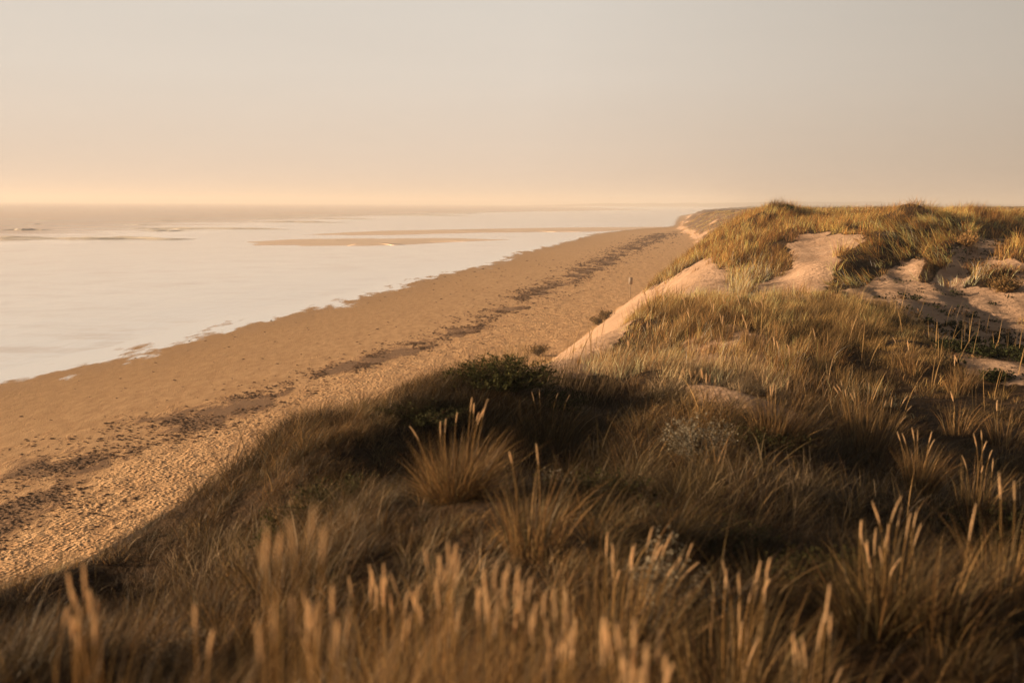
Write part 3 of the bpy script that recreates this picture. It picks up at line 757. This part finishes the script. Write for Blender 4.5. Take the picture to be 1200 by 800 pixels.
T(520, 3.2, [(492, 681), (509, 643), (523, 636), (537, 628), (552, 688)], 'tall seed heads leaning together in the bottom row', nbl=600, hgt=.5, green=.1)
T(590, 3.0, [(563, 666), (573, 658), (585, 660), (598, 666), (609, 659)], 'crossing blurred seed heads at the bottom centre', nbl=600, hgt=.5, green=.1)
T(655, 2.7, [(633, 690), (653, 683), (649, 721), (667, 713), (675, 728)], 'curving blurred seed heads right of the bottom centre', nbl=500, hgt=.5, green=.1)
T(750, 2.35, [(720, 720), (745, 726), (762, 750), (782, 743), (728, 760)], 'largest out-of-focus seed heads at the bottom edge', nbl=450, hgt=.5, green=.1, hd=.0105)
T(85, 2.5, [(70, 708), (89, 656), (115, 690), (78, 690)], 'tall blurred stalks at the bottom left corner', nbl=500, hgt=.6, green=.1, dark=.3, hl=.12, hd=.007)
T(240, 2.4, [(233, 706), (250, 735)], 'lone blurred stalk in front of the dark bank at lower left', nbl=300, hgt=.5)
T(345, 1.9, [(345, 594), (316, 612), (340, 698)], 'very blurred tallest stalks left of centre', nbl=300, hgt=.6, green=.1, hl=.11, hd=.007)
T(380, 2.6, [(370, 706), (385, 704), (398, 688), (362, 690)], 'cluster of blurred straw seed heads below the tallest stalks', nbl=500, hgt=.5, green=.1)
T(822, 14.0, [(803, 431), (810, 431), (815, 434), (820, 432), (826, 437), (833, 438), (838, 440)], 'row of tiny curled seed heads along the bare sand brow', nbl=120, hgt=.3, rad=.35, hl=.15, hd=.014)
T(640, 12.4, [(622, 458), (633, 456), (655, 460), (668, 462)], 'drooping seed heads in the shade right of the green shrub', nbl=500, hgt=.5, rad=.4, dark=.6, green=.5)
# mid-distance seeding tussocks on the middle dune
mids = [(758, 24, 343), (775, 24.5, 345), (800, 24, 350), (815, 25, 346), (832, 24, 352), (848, 24.5, 348), (865, 24, 347), (880, 23, 352), (893, 25, 345), (842, 22, 368), (872, 21, 372), (905, 20, 395), (805, 23, 362), (760, 22, 380), (735, 22, 395), (925, 19, 405), (955, 22, 385), (1047, 23, 397), (1061, 22, 403), (1113, 17, 415), (1122, 17, 418), (1116, 15, 461), (1172, 14, 466)]
for i, (px, Y, py) in enumerate(mids):
    k = 2 if i < 16 else 1
    T(px, Y, [(px + rng.uniform(-5, 5), py + rng.uniform(-5, 5)) for _ in range(k)], 'thin upright marram tussock with pale seed heads on the middle dune', 'seeding tussocks on the middle dune', nbl=120, hgt=.6, rad=.2, width=.009, hl=.26, hd=.018, green=.1)

# ---------------------------------------------------------------- leafy plants
def plant(name, label, cat, px, Y, h, spread, nstem, nleaf, lsize, col, col2, group=None, upright=.6, lw=.45, dz=0.0):
    bx, by, _ = at(px, 600, Y); bx = float(bx); by = float(by)
    bz = float(height(np.array([bx]), np.array([by]))[0]) - .03
    o0 = np.array([bx, by, bz]); root = empty(name, o0); tag(root, label, cat, group)
    sV = []; sQ = []; nv = 0; LV = []; LC = []
    for s in range(nstem):
        a_ = rng.uniform(0, 6.283); r_ = spread * math.sqrt(rng.random())
        top = np.array([math.cos(a_) * r_, math.sin(a_) * r_, h * rng.uniform(.55, 1.05) * (1 - .35 * (r_ / spread) ** 2)])
        mid = np.array([top[0] * .35, top[1] * .35, top[2] * .55])
        f = lambda t: 2 * t * (1 - t) * mid + t * t * top
        V, Q = tube([f(t) for t in np.linspace(0, 1, 5)], .004, .0015, 4)
        sV.append(V); sQ.append(Q + nv); nv += len(V)
        for q in range(nleaf):
            t = rng.uniform(.25, 1.03); p = f(t) + rng.normal(0, lsize * .4, 3)
            la = rng.uniform(0, 6.283); el = rng.uniform(-.2, 1.2) * upright + .2
            d = np.array([math.cos(la) * math.cos(el), math.sin(la) * math.cos(el), math.sin(el)])
            sd = np.cross(d, rng.normal(0, 1, 3)); sd /= np.linalg.norm(sd) + 1e-9
            L_ = lsize * rng.uniform(.6, 1.3); w_ = L_ * lw * .5
            LV += [p, p + d * L_ * .5 + sd * w_, p + d * L_, p + d * L_ * .5 - sd * w_]
            c_ = (col * (1 - rng.random()) + col2 * rng.random()) * rng.uniform(.7, 1.2); LC += [c_] * 4
    V = np.concatenate(sV); mesh_np('stem', V, np.concatenate(sQ), mat_leaf, tint=np.tile(BROWN * 1.3, (len(V), 1)), parent=root)
    LV = np.array(LV); mesh_np('foliage', LV, np.arange(len(LV)).reshape(-1, 4), mat_leaf, tint=np.array(LC), parent=root, smooth=False)
    return root
DG = np.array([.035, .042, .015]); DG2 = np.array([.075, .07, .025]); SV1 = np.array([.20, .19, .145]); SV2 = np.array([.32, .29, .23])
plant('shrub', 'dense dark green leafy shrub on the brow of the near dune', 'shrub', 588, 13.0, .52, .80, 170, 60, .045, DG, DG2, lw=.35)
plant('shrub', 'low dark shrub trailing right down the brow from the green shrub', 'shrub', 640, 13.2, .36, .6, 110, 50, .04, DG, DG2, lw=.35)
for lb_, px_, Y_, h_, s_ in (('low blackish green scrub filling the dark hollow left of the broad golden tussock', 405, 8.6, .34, .62), ('low dark scrub on the shoulder of the brow left of the green shrub', 500, 11.8, .30, .7),
                            ('dark scrub in the shade right of the broad golden tussock', 700, 7.4, .30, .6), ('dark olive scrub behind the row of orange seed heads', 830, 6.6, .30, .6),
                            ('blackish scrub at the far right under the dark hollow', 1165, 8.6, .35, .8), ('dark scrub behind the three bright blurred seed heads', 980, 5.6, .26, .5), ('dark olive scrub below the bare sand brow', 890, 10.4, .26, .6)):
    plant('low_scrub', lb_, 'scrub', px_, Y_, h_, s_, 150, 44, .032, DG * .9, OLIVE * 1.1, lw=.3)
plant('shrub', 'small leafy sprig above the bare slip face', 'shrub', 738, 23, .45, .35, 30, 20, .06, DG, DG2)
plant('leafy_plant', 'knobbly green leafy plant nearest the left end of the brow', 'plant', 302, 8.2, .38, .09, 12, 26, .035, DG2, DG)
plant('leafy_plant', 'knobbly green leafy plant taller than its neighbour on the left brow', 'plant', 318, 8.4, .48, .10, 14, 26, .035, DG2, DG)
plant('leafy_plant', 'low orange-green leaves beside the knobbly plants', 'plant', 278, 7.6, .30, .16, 16, 16, .04, DG2, GOLD * .6)
plant('silvery_plant', 'tall silvery plant with woolly tips in the dark hollow, lower centre', 'plant', 782, 5.0, .60, .24, 44, 60, .022, SV1, SV2, lw=.3)
plant('silvery_plant', 'small silvery plant right of the tall silvery one', 'plant', 848, 5.0, .34, .14, 24, 50, .022, SV1, SV2, lw=.3)
plant('silvery_plant', 'large pale silvery plant in shade near the bare sand brow', 'plant', 815, 9.8, .55, .42, 110, 50, .026, SV1, SV2, lw=.3)
plant('silvery_plant', 'faint silvery plant left of the large pale one', 'plant', 652, 8.6, .35, .18, 16, 18, .035, SV1 * .8, SV2 * .8)
plant('silvery_plant', 'pale feathery plant behind the bottom seed heads, lower left', 'plant', 395, 3.9, .42, .22, 50, 50, .022, SV2, PALE * .5, lw=.3)
plant('flowering_plant', 'pale flowering plant on the lip above the dark lower left bank', 'plant', 200, 5.0, .36, .22, 50, 50, .022, SV2, PALE * .7, lw=.3)
plant('flowering_plant', 'pinkish white flowers at the right edge of the near dune', 'plant', 1190, 5.9, .36, .28, 60, 40, .022, SV2, np.array([.4, .28, .25]))
plant('flowering_plant', 'dim pale stems left of the flowers at the right edge', 'plant', 1130, 6.3, .30, .35, 40, 20, .03, SV1, SV2)
tops = [(902, 68, .45, .9), (1005, 64, .5, .6), (985, 66, .5, .5)]
for (px, Y, h, s), lb in zip(tops, ['dark scrub bush on the highest left crest against the sky', 'round dark bush right on the skyline crest', 'small dark bush on the skyline between two larger ones']):
    plant('bush', lb, 'bush', px, Y, h, s, 50, 30, .16, DG, DG2 * .8)
plant('tuft', 'spiky green-gold tuft alone on the upper right sand', 'grass tuft', 1158, 35.2, .55, .6, 90, 22, .16, OLIVE, GOLD, lw=.15, upright=1)
plant('tuft', 'rusty tuft on top of the little sand spur', 'grass tuft', 1112, 43, .6, .5, 60, 20, .15, GOLD, STRAW, lw=.15, upright=1)
dk = [('wide black-green mat of plants on the shaded sand', 1149, 21, .32, 1.0), ('dark plant patch left of the wide black-green mat', 1104, 21.5, .25, .42), ('dark plant patch just below the wide mat', 1155, 18.6, .22, .35),
      ('dark spiky plant at the right edge of the shaded sand', 1192, 23, .4, .5), ('dark plant low at the right edge below the spiky one', 1195, 20, .35, .45), ('small dark clump above and left of the wide mat', 1097, 23, .22, .35)]
for lb, px, Y, h, s in dk: plant('dark_plant', lb, 'plant', px, Y, h, s, int(60 * s + 30), 26, .07, GREEN, DG)
sp = [(1110, 377), (1115, 365), (1121, 368), (1133, 368), (1097, 377), (1084, 380), (1141, 378), (1164, 370), (1183, 368), (1178, 380), (1150, 390), (1140, 398), (1120, 390), (1106, 368), (1127, 356), (1189, 386), (1125, 384), (1092, 370)]
proto = None
for i, (px, py) in enumerate(sp):
    Y = np.interp(py, [355, 400], [31, 25.5]); px += rng.uniform(-3, 3)
    if proto is None:
        proto = plant('sprig', 'tiny dark sprig dotted over the shaded sand slope', 'plant', px, Y, .14, .13, 12, 16, .06, GREEN, DG, group='dark sprigs on the shaded sand')
    else:
        x_, y_, _ = at(px, 400, Y); z_ = height(np.array([float(x_)]), np.array([float(y_)]))[0]
        c_ = proto.copy(); COL.objects.link(c_); c_.location = (float(x_), float(y_), float(z_) - .02); c_.rotation_euler.z = rng.uniform(0, 6); sc_ = rng.uniform(.6, 1.5); c_.scale = (sc_,) * 3
        for ch in list(proto.children):
            d_ = ch.copy(); COL.objects.link(d_); d_.parent = c_
fo = [('pale green tuft at the foot of the slip face nearest the shrub', 629, 412), ('little dark tuft on the edge of the slip face', 697, 378), ('faint green tuft on the slip face edge above the little dark one', 706, 371)]
for lb, px, py in fo:
    X_, Y_ = on_plane(px, py, .6)
    plant('tuft', lb, 'grass tuft', px, float(Y_), .8, .9, 40, 16, .25, OLIVE, GOLD * .5, lw=.15, upright=1)

# ---------------------------------------------------------------- sign on the beach
X_, Y_ = on_plane(738.5, 349.5, .3)
zz = float(height(np.array([float(X_)]), np.array([float(Y_)]))[0])
sg = empty('beach_sign', (float(X_), float(Y_), zz)); tag(sg, 'pale blank board on a thin pole standing on the beach below the dunes', 'sign')
def boxv(x0, x1, y0, y1, z0, z1):
    v = [(x, y, z) for x in (x0, x1) for y in (y0, y1) for z in (z0, z1)]
    q = [(0, 1, 3, 2), (4, 6, 7, 5), (0, 4, 5, 1), (2, 3, 7, 6), (0, 2, 6, 4), (1, 5, 7, 3)]
    return np.array(v, float), np.array(q)
mpost = plain('weathered_post', (.22, .17, .12), .8); mboard = plain('pale_board', (.30, .25, .20), .7)
V, Q = tube([(0, 0, -.3), (0, 0, 1.1), (0, 0, 2.25)], .045, .04, 8); mesh_np('post', V, Q, mpost, parent=sg)
V, Q = boxv(-.22, .22, -.075, -.048, 1.45, 2.2); mesh_np('board', V, Q, mboard, parent=sg, smooth=False)
V, Q = boxv(-.22, .22, -.045, -.02, 1.5, 1.56); mesh_np('bracket', V, Q, mpost, parent=sg, smooth=False)

# ---------------------------------------------------------------- seaweed on the strandline
N = 150000
Yw = 22 + (rng.random(N) ** 1.6) * 330; Xw = wrack_x(Yw) + rng.normal(0, 1, N) * np.interp(Yw, [20, 60, 300], [3.6, 2.0, 5.0])
m_ = wrack_mask(Xw, Yw) * sstep(.35, .65, vnoise(Xw / 1.3, Yw / 2.0, 77)) + .02
k = rng.random(N) < m_ * .5 * np.interp(Yw, [40, 150, 350], [1, .7, .25])
k |= (rng.random(N) < .006)
Xw, Yw = Xw[k], Yw[k]; M = len(Xw)
# stray pieces on the open sand
ex = 420; Ye = 24 + rng.random(ex) ** 1.5 * 160; Xe = shore_x(Ye) + rng.random(ex) * (wrack_x(Ye) - shore_x(Ye))
Xw = np.r_[Xw, Xe]; Yw = np.r_[Yw, Ye]; M = len(Xw)
Zw = height(Xw, Yw)
sz = rng.uniform(.015, .07, M) * rng.uniform(.5, 1.4, M) * (1 + Yw / 90); ang = rng.uniform(-.6, .6, M)
ring = []
for kx, ky, kz in ((-1, -.5, -.1), (1, -.4, -.1), (1.2, .5, -.1), (-.9, .6, -.1), (-.4, -.15, .42), (.5, -.1, .35), (.4, .25, .3), (-.4, .2, .38)):
    j = rng.uniform(.7, 1.3, M)
    ring.append(np.stack([Xw + sz * j * (kx * np.cos(ang) - ky * np.sin(ang)), Yw + sz * j * (kx * np.sin(ang) + ky * np.cos(ang)), Zw + sz * kz * j * 1.1], -1))
V = np.stack(ring, 1).reshape(-1, 3)
base = (np.arange(M) * 8)[:, None, None]
Q = (base + np.array([(4, 5, 6, 7), (0, 1, 5, 4), (1, 2, 6, 5), (2, 3, 7, 6), (3, 0, 4, 7)])[None]).reshape(-1, 4)
mweed = plain('dry_seaweed', (.12, .065, .032), .85, 0, .4, 3)
o = mesh_np('seaweed', V, Q, mweed, smooth=False); tag(o, 'dark clumps of dried seaweed strewn along the tide line', 'seaweed', kind='stuff')

N = 9000
Yl = rng.uniform(18, 48, N); Xl = Yl * rng.uniform(.18, .56, N); Zl = height(Xl, Yl); pxl, pyl = project(Xl, Yl, Zl)
k = in_poly(pxl, pyl, BARE[3]) & (rng.random(N) < .05 + .6 * sstep(.55, .75, vnoise(Xl / 1.1, Yl / 1.6, 160))); Xl, Yl, Zl = Xl[k], Yl[k], Zl[k]; M = len(Xl); nl = 10
s_ = np.repeat(rng.uniform(.03, .13, M) * rng.uniform(.4, 1.2, M), nl)
p = np.repeat(np.c_[Xl, Yl, Zl], nl, 0) + rng.normal(0, 1, (M * nl, 3)) * s_[:, None] * np.array([1, 1, .3]) + np.c_[0 * s_, 0 * s_, s_ * .3]
d1 = rng.normal(0, 1, p.shape); d1 /= np.linalg.norm(d1, axis=1)[:, None]; d2 = np.cross(d1, rng.normal(0, 1, p.shape)); d2 /= np.linalg.norm(d2, axis=1)[:, None]
e = (s_ * .55)[:, None]
V = np.stack([p - d1 * e, p - d2 * e * .5, p + d1 * e, p + d2 * e * .5], 1).reshape(-1, 3)
kindc = np.repeat(rng.random(M) < .75, nl)[:, None]
C = np.repeat(np.where(kindc, GREEN * 1.3, BROWN * 3.5), 4, 0)
o = mesh_np('ground_cover', V, np.arange(len(V)).reshape(-1, 4), mat_leaf, tint=C, smooth=False); tag(o, 'specks of creeping plants and litter over the shaded right hand sand', 'ground cover', kind='stuff')
N = 220
Yl = rng.uniform(15, 30, N); Xl = Yl * rng.uniform(.05, .52, N); Zl = height(Xl, Yl)
V, Q = ribbons(np.c_[Xl, Yl, Zl - .02], rng.uniform(0, 6.28, N), rng.uniform(0, .2, N), rng.uniform(0, .4, N), rng.uniform(.5, 1.0, N), rng.uniform(.010, .018, N), 5, (.1, .03))
cc_ = np.repeat(STRAW[None] * rng.uniform(.5, 1.1, (N, 1)), 12, 0)
o = mesh_np('dead_stalks', V, Q, mat_grass, tint=cc_, smooth=False); tag(o, 'thin dead stalks standing over the middle dune and hollow', 'stalks', kind='stuff')

# ---------------------------------------------------------------- far scrub on the inland plateau
N = 5200
Yf = rng.uniform(150, 1700, N); Xf = Yf * rng.uniform(.30, .62, N)
Zf = height(Xf, Yf); k = (dune_d(Xf, Yf) > 5) & (fbm(Xf / 60, Yf / 60, 3, 120) > -.15); Xf, Yf, Zf = Xf[k], Yf[k], Zf[k]; M = len(Xf)
V = []; C = []
nl = 14
c0 = np.repeat(np.c_[Xf, Yf, Zf], nl, 0); s_ = np.repeat(rng.uniform(.5, 1.0, M) * np.interp(Yf, [150, 1700], [.6, 1.6]), nl)
p = c0 + rng.normal(0, 1, c0.shape) * s_[:, None] * np.array([1.1, 1.1, .3]) + np.c_[0 * s_, 0 * s_, s_ * .35]
d1 = rng.normal(0, 1, p.shape); d1 /= np.linalg.norm(d1, axis=1)[:, None]; d2 = np.cross(d1, rng.normal(0, 1, p.shape)); d2 /= np.linalg.norm(d2, axis=1)[:, None]
e = (s_ * .4)[:, None]
V = np.stack([p - d1 * e, p - d2 * e, p + d1 * e, p + d2 * e], 1).reshape(-1, 3)
C = np.repeat(np.where(rng.random((len(p), 1)) < .5, OLIVE, BROWN * 1.2), 4, 0)
o = mesh_np('scrub', V, np.arange(len(V)).reshape(-1, 4), mat_leaf, tint=C, smooth=False); tag(o, 'hazy low scrub spread over the plain behind the dunes', 'scrub', kind='stuff')

# ---------------------------------------------------------------- haze
hz = boxv(-16000, 12000, -1700, 17000, -4, 44)
mh, nt = new_mat('haze_air'); b = NB(nt)
pv_ = b.n('ShaderNodeVolumePrincipled', ins={'Color': c4(.77, .80, .86), 'Density': 1 / 2350.0, 'Anisotropy': .1})
b.n('ShaderNodeOutputMaterial', ins={'Volume': pv_})
hzo = mesh_np('haze', hz[0], hz[1], mh, smooth=False); tag(hzo, 'thin warm sea haze filling the air over beach and dunes', 'haze', kind='stuff')

# ---------------------------------------------------------------- light and sky
SUN_AZ = R(-90)        # left of the view direction (+Y)
SUN_EL = R(11)
sdir = (math.sin(SUN_AZ) * math.cos(SUN_EL), math.cos(SUN_AZ) * math.cos(SUN_EL), math.sin(SUN_EL))
w = bpy.data.worlds.new('World'); scene.world = w; w.use_nodes = True
nt = w.node_tree; nt.nodes.clear(); b = NB(nt)
sky = b.n('ShaderNodeTexSky', sky_type='NISHITA', sun_disc=False, sun_elevation=SUN_EL, sun_rotation=SUN_AZ % (2 * math.pi), altitude=0, air_density=1.0, dust_density=6.0, ozone_density=1.0)
tc = b.n('ShaderNodeTexCoord')
nrm = b.n('ShaderNodeVectorMath', operation='NORMALIZE', ins={0: (tc, 0)})
sep = b.n('ShaderNodeSeparateXYZ', ins={0: nrm})
dt = b.n('ShaderNodeVectorMath', operation='DOT_PRODUCT', ins={0: nrm, 1: sdir})
EXTRA = 10.0          # haze colours are written in display units and divided by the background strength
HOR = b.ramp(b.math('MAXIMUM', (sep, 2), 0.0), [(0, (.735, .575, .45)), (.05, (.735, .61, .50)), (.12, (.735, .655, .57)), (.24, (.67, .635, .58)), (.38, (.20, .185, .17)), (1, (.05, .053, .06))])
sunf = b.ramp(b.math('ADD', b.math('MULTIPLY', (dt, 1), .5), .5), [(0.0, (.25, .25, .26)), (.25, (.40, .40, .40)), (.28, (.70, .69, .67)), (.5, (.99, .985, .98)), (.78, (.99, .98, .97)), (.93, (1.06, 1.03, .99)), (1, (1.3, 1.2, 1.05))])
mulc = b.n('ShaderNodeMix', data_type='RGBA', blend_type='MULTIPLY', clamp_result=False)
mulc.inputs[0].default_value = 1
nt.links.new(HOR.outputs[0], mulc.inputs[6]); nt.links.new(sunf.outputs[0], mulc.inputs[7])
scl = b.n('ShaderNodeVectorMath', operation='SCALE', ins={0: (mulc, 2), 'Scale': EXTRA})
nis = b.n('ShaderNodeVectorMath', operation='MINIMUM', ins={0: b.n('ShaderNodeVectorMath', operation='MULTIPLY', ins={0: sky, 1: (1.0, .9, .8)}), 1: (9, 7.4, 6)})
# thin high cloud
cl = b.noise(b.n('ShaderNodeMapping', ins={0: nrm, 'Scale': (1.2, 1.2, 14)}), 2.2, 5, .6)
mixs = b.mix(.95, nis, scl)
hs = b.n('ShaderNodeVectorMath', operation='SCALE', ins={0: (mixs, 2), 'Scale': b.math('ADD', .965, b.math('MULTIPLY', cl, .07))})
bg = b.n('ShaderNodeBackground', ins={0: hs, 1: .047})
b.n('ShaderNodeOutputWorld', ins={0: bg})

sl = bpy.data.lights.new('sun', 'SUN'); sl.energy = 5.0; sl.angle = R(1.0); sl.color = (1, .67, .38)
so = bpy.data.objects.new('sun', sl); COL.objects.link(so)
from mathutils import Vector, Matrix
so.rotation_euler = Vector(sdir).to_track_quat('Z', 'Y').to_euler()

# ---------------------------------------------------------------- camera object
cam = bpy.data.cameras.new('camera'); co = bpy.data.objects.new('camera', cam); COL.objects.link(co)
cam.sensor_width = 36; cam.lens = F / 1200 * 36; cam.clip_end = 60000; cam.clip_start = .05
rt = Vector((CR, 0, 0)); 
fwd = Vector((0, CT, -ST)); up0 = Vector((0, ST, CT)); r0 = Vector((1, 0, 0))
# image (u,v) -> rotated by ROLL: u' = uC - vS ; v' = uS + vC
rgt = r0 * CR + up0 * SR
upv = r0 * (-SR) + up0 * CR
M4 = Matrix((rgt, upv, -fwd)).transposed().to_4x4(); M4.translation = Vector((0, 0, CZ))
co.matrix_world = M4
cam.dof.use_dof = True; cam.dof.focus_distance = 30; cam.dof.aperture_fstop = 1.5
scene.camera = co

scene.view_settings.view_transform = 'Standard'; scene.view_settings.look = 'None'
scene.view_settings.exposure = 1.15; scene.view_settings.gamma = 1
scene.render.engine = 'CYCLES'
cy = scene.cycles
cy.use_denoising = True
try: cy.denoiser = 'OPENIMAGEDENOISE'
except Exception: pass
cy.max_bounces = 6; cy.diffuse_bounces = 3; cy.glossy_bounces = 3; cy.transmission_bounces = 3; cy.transparent_max_bounces = 6; cy.volume_bounces = 1
cy.caustics_reflective = False; cy.caustics_refractive = False
cy.sample_clamp_indirect = 6
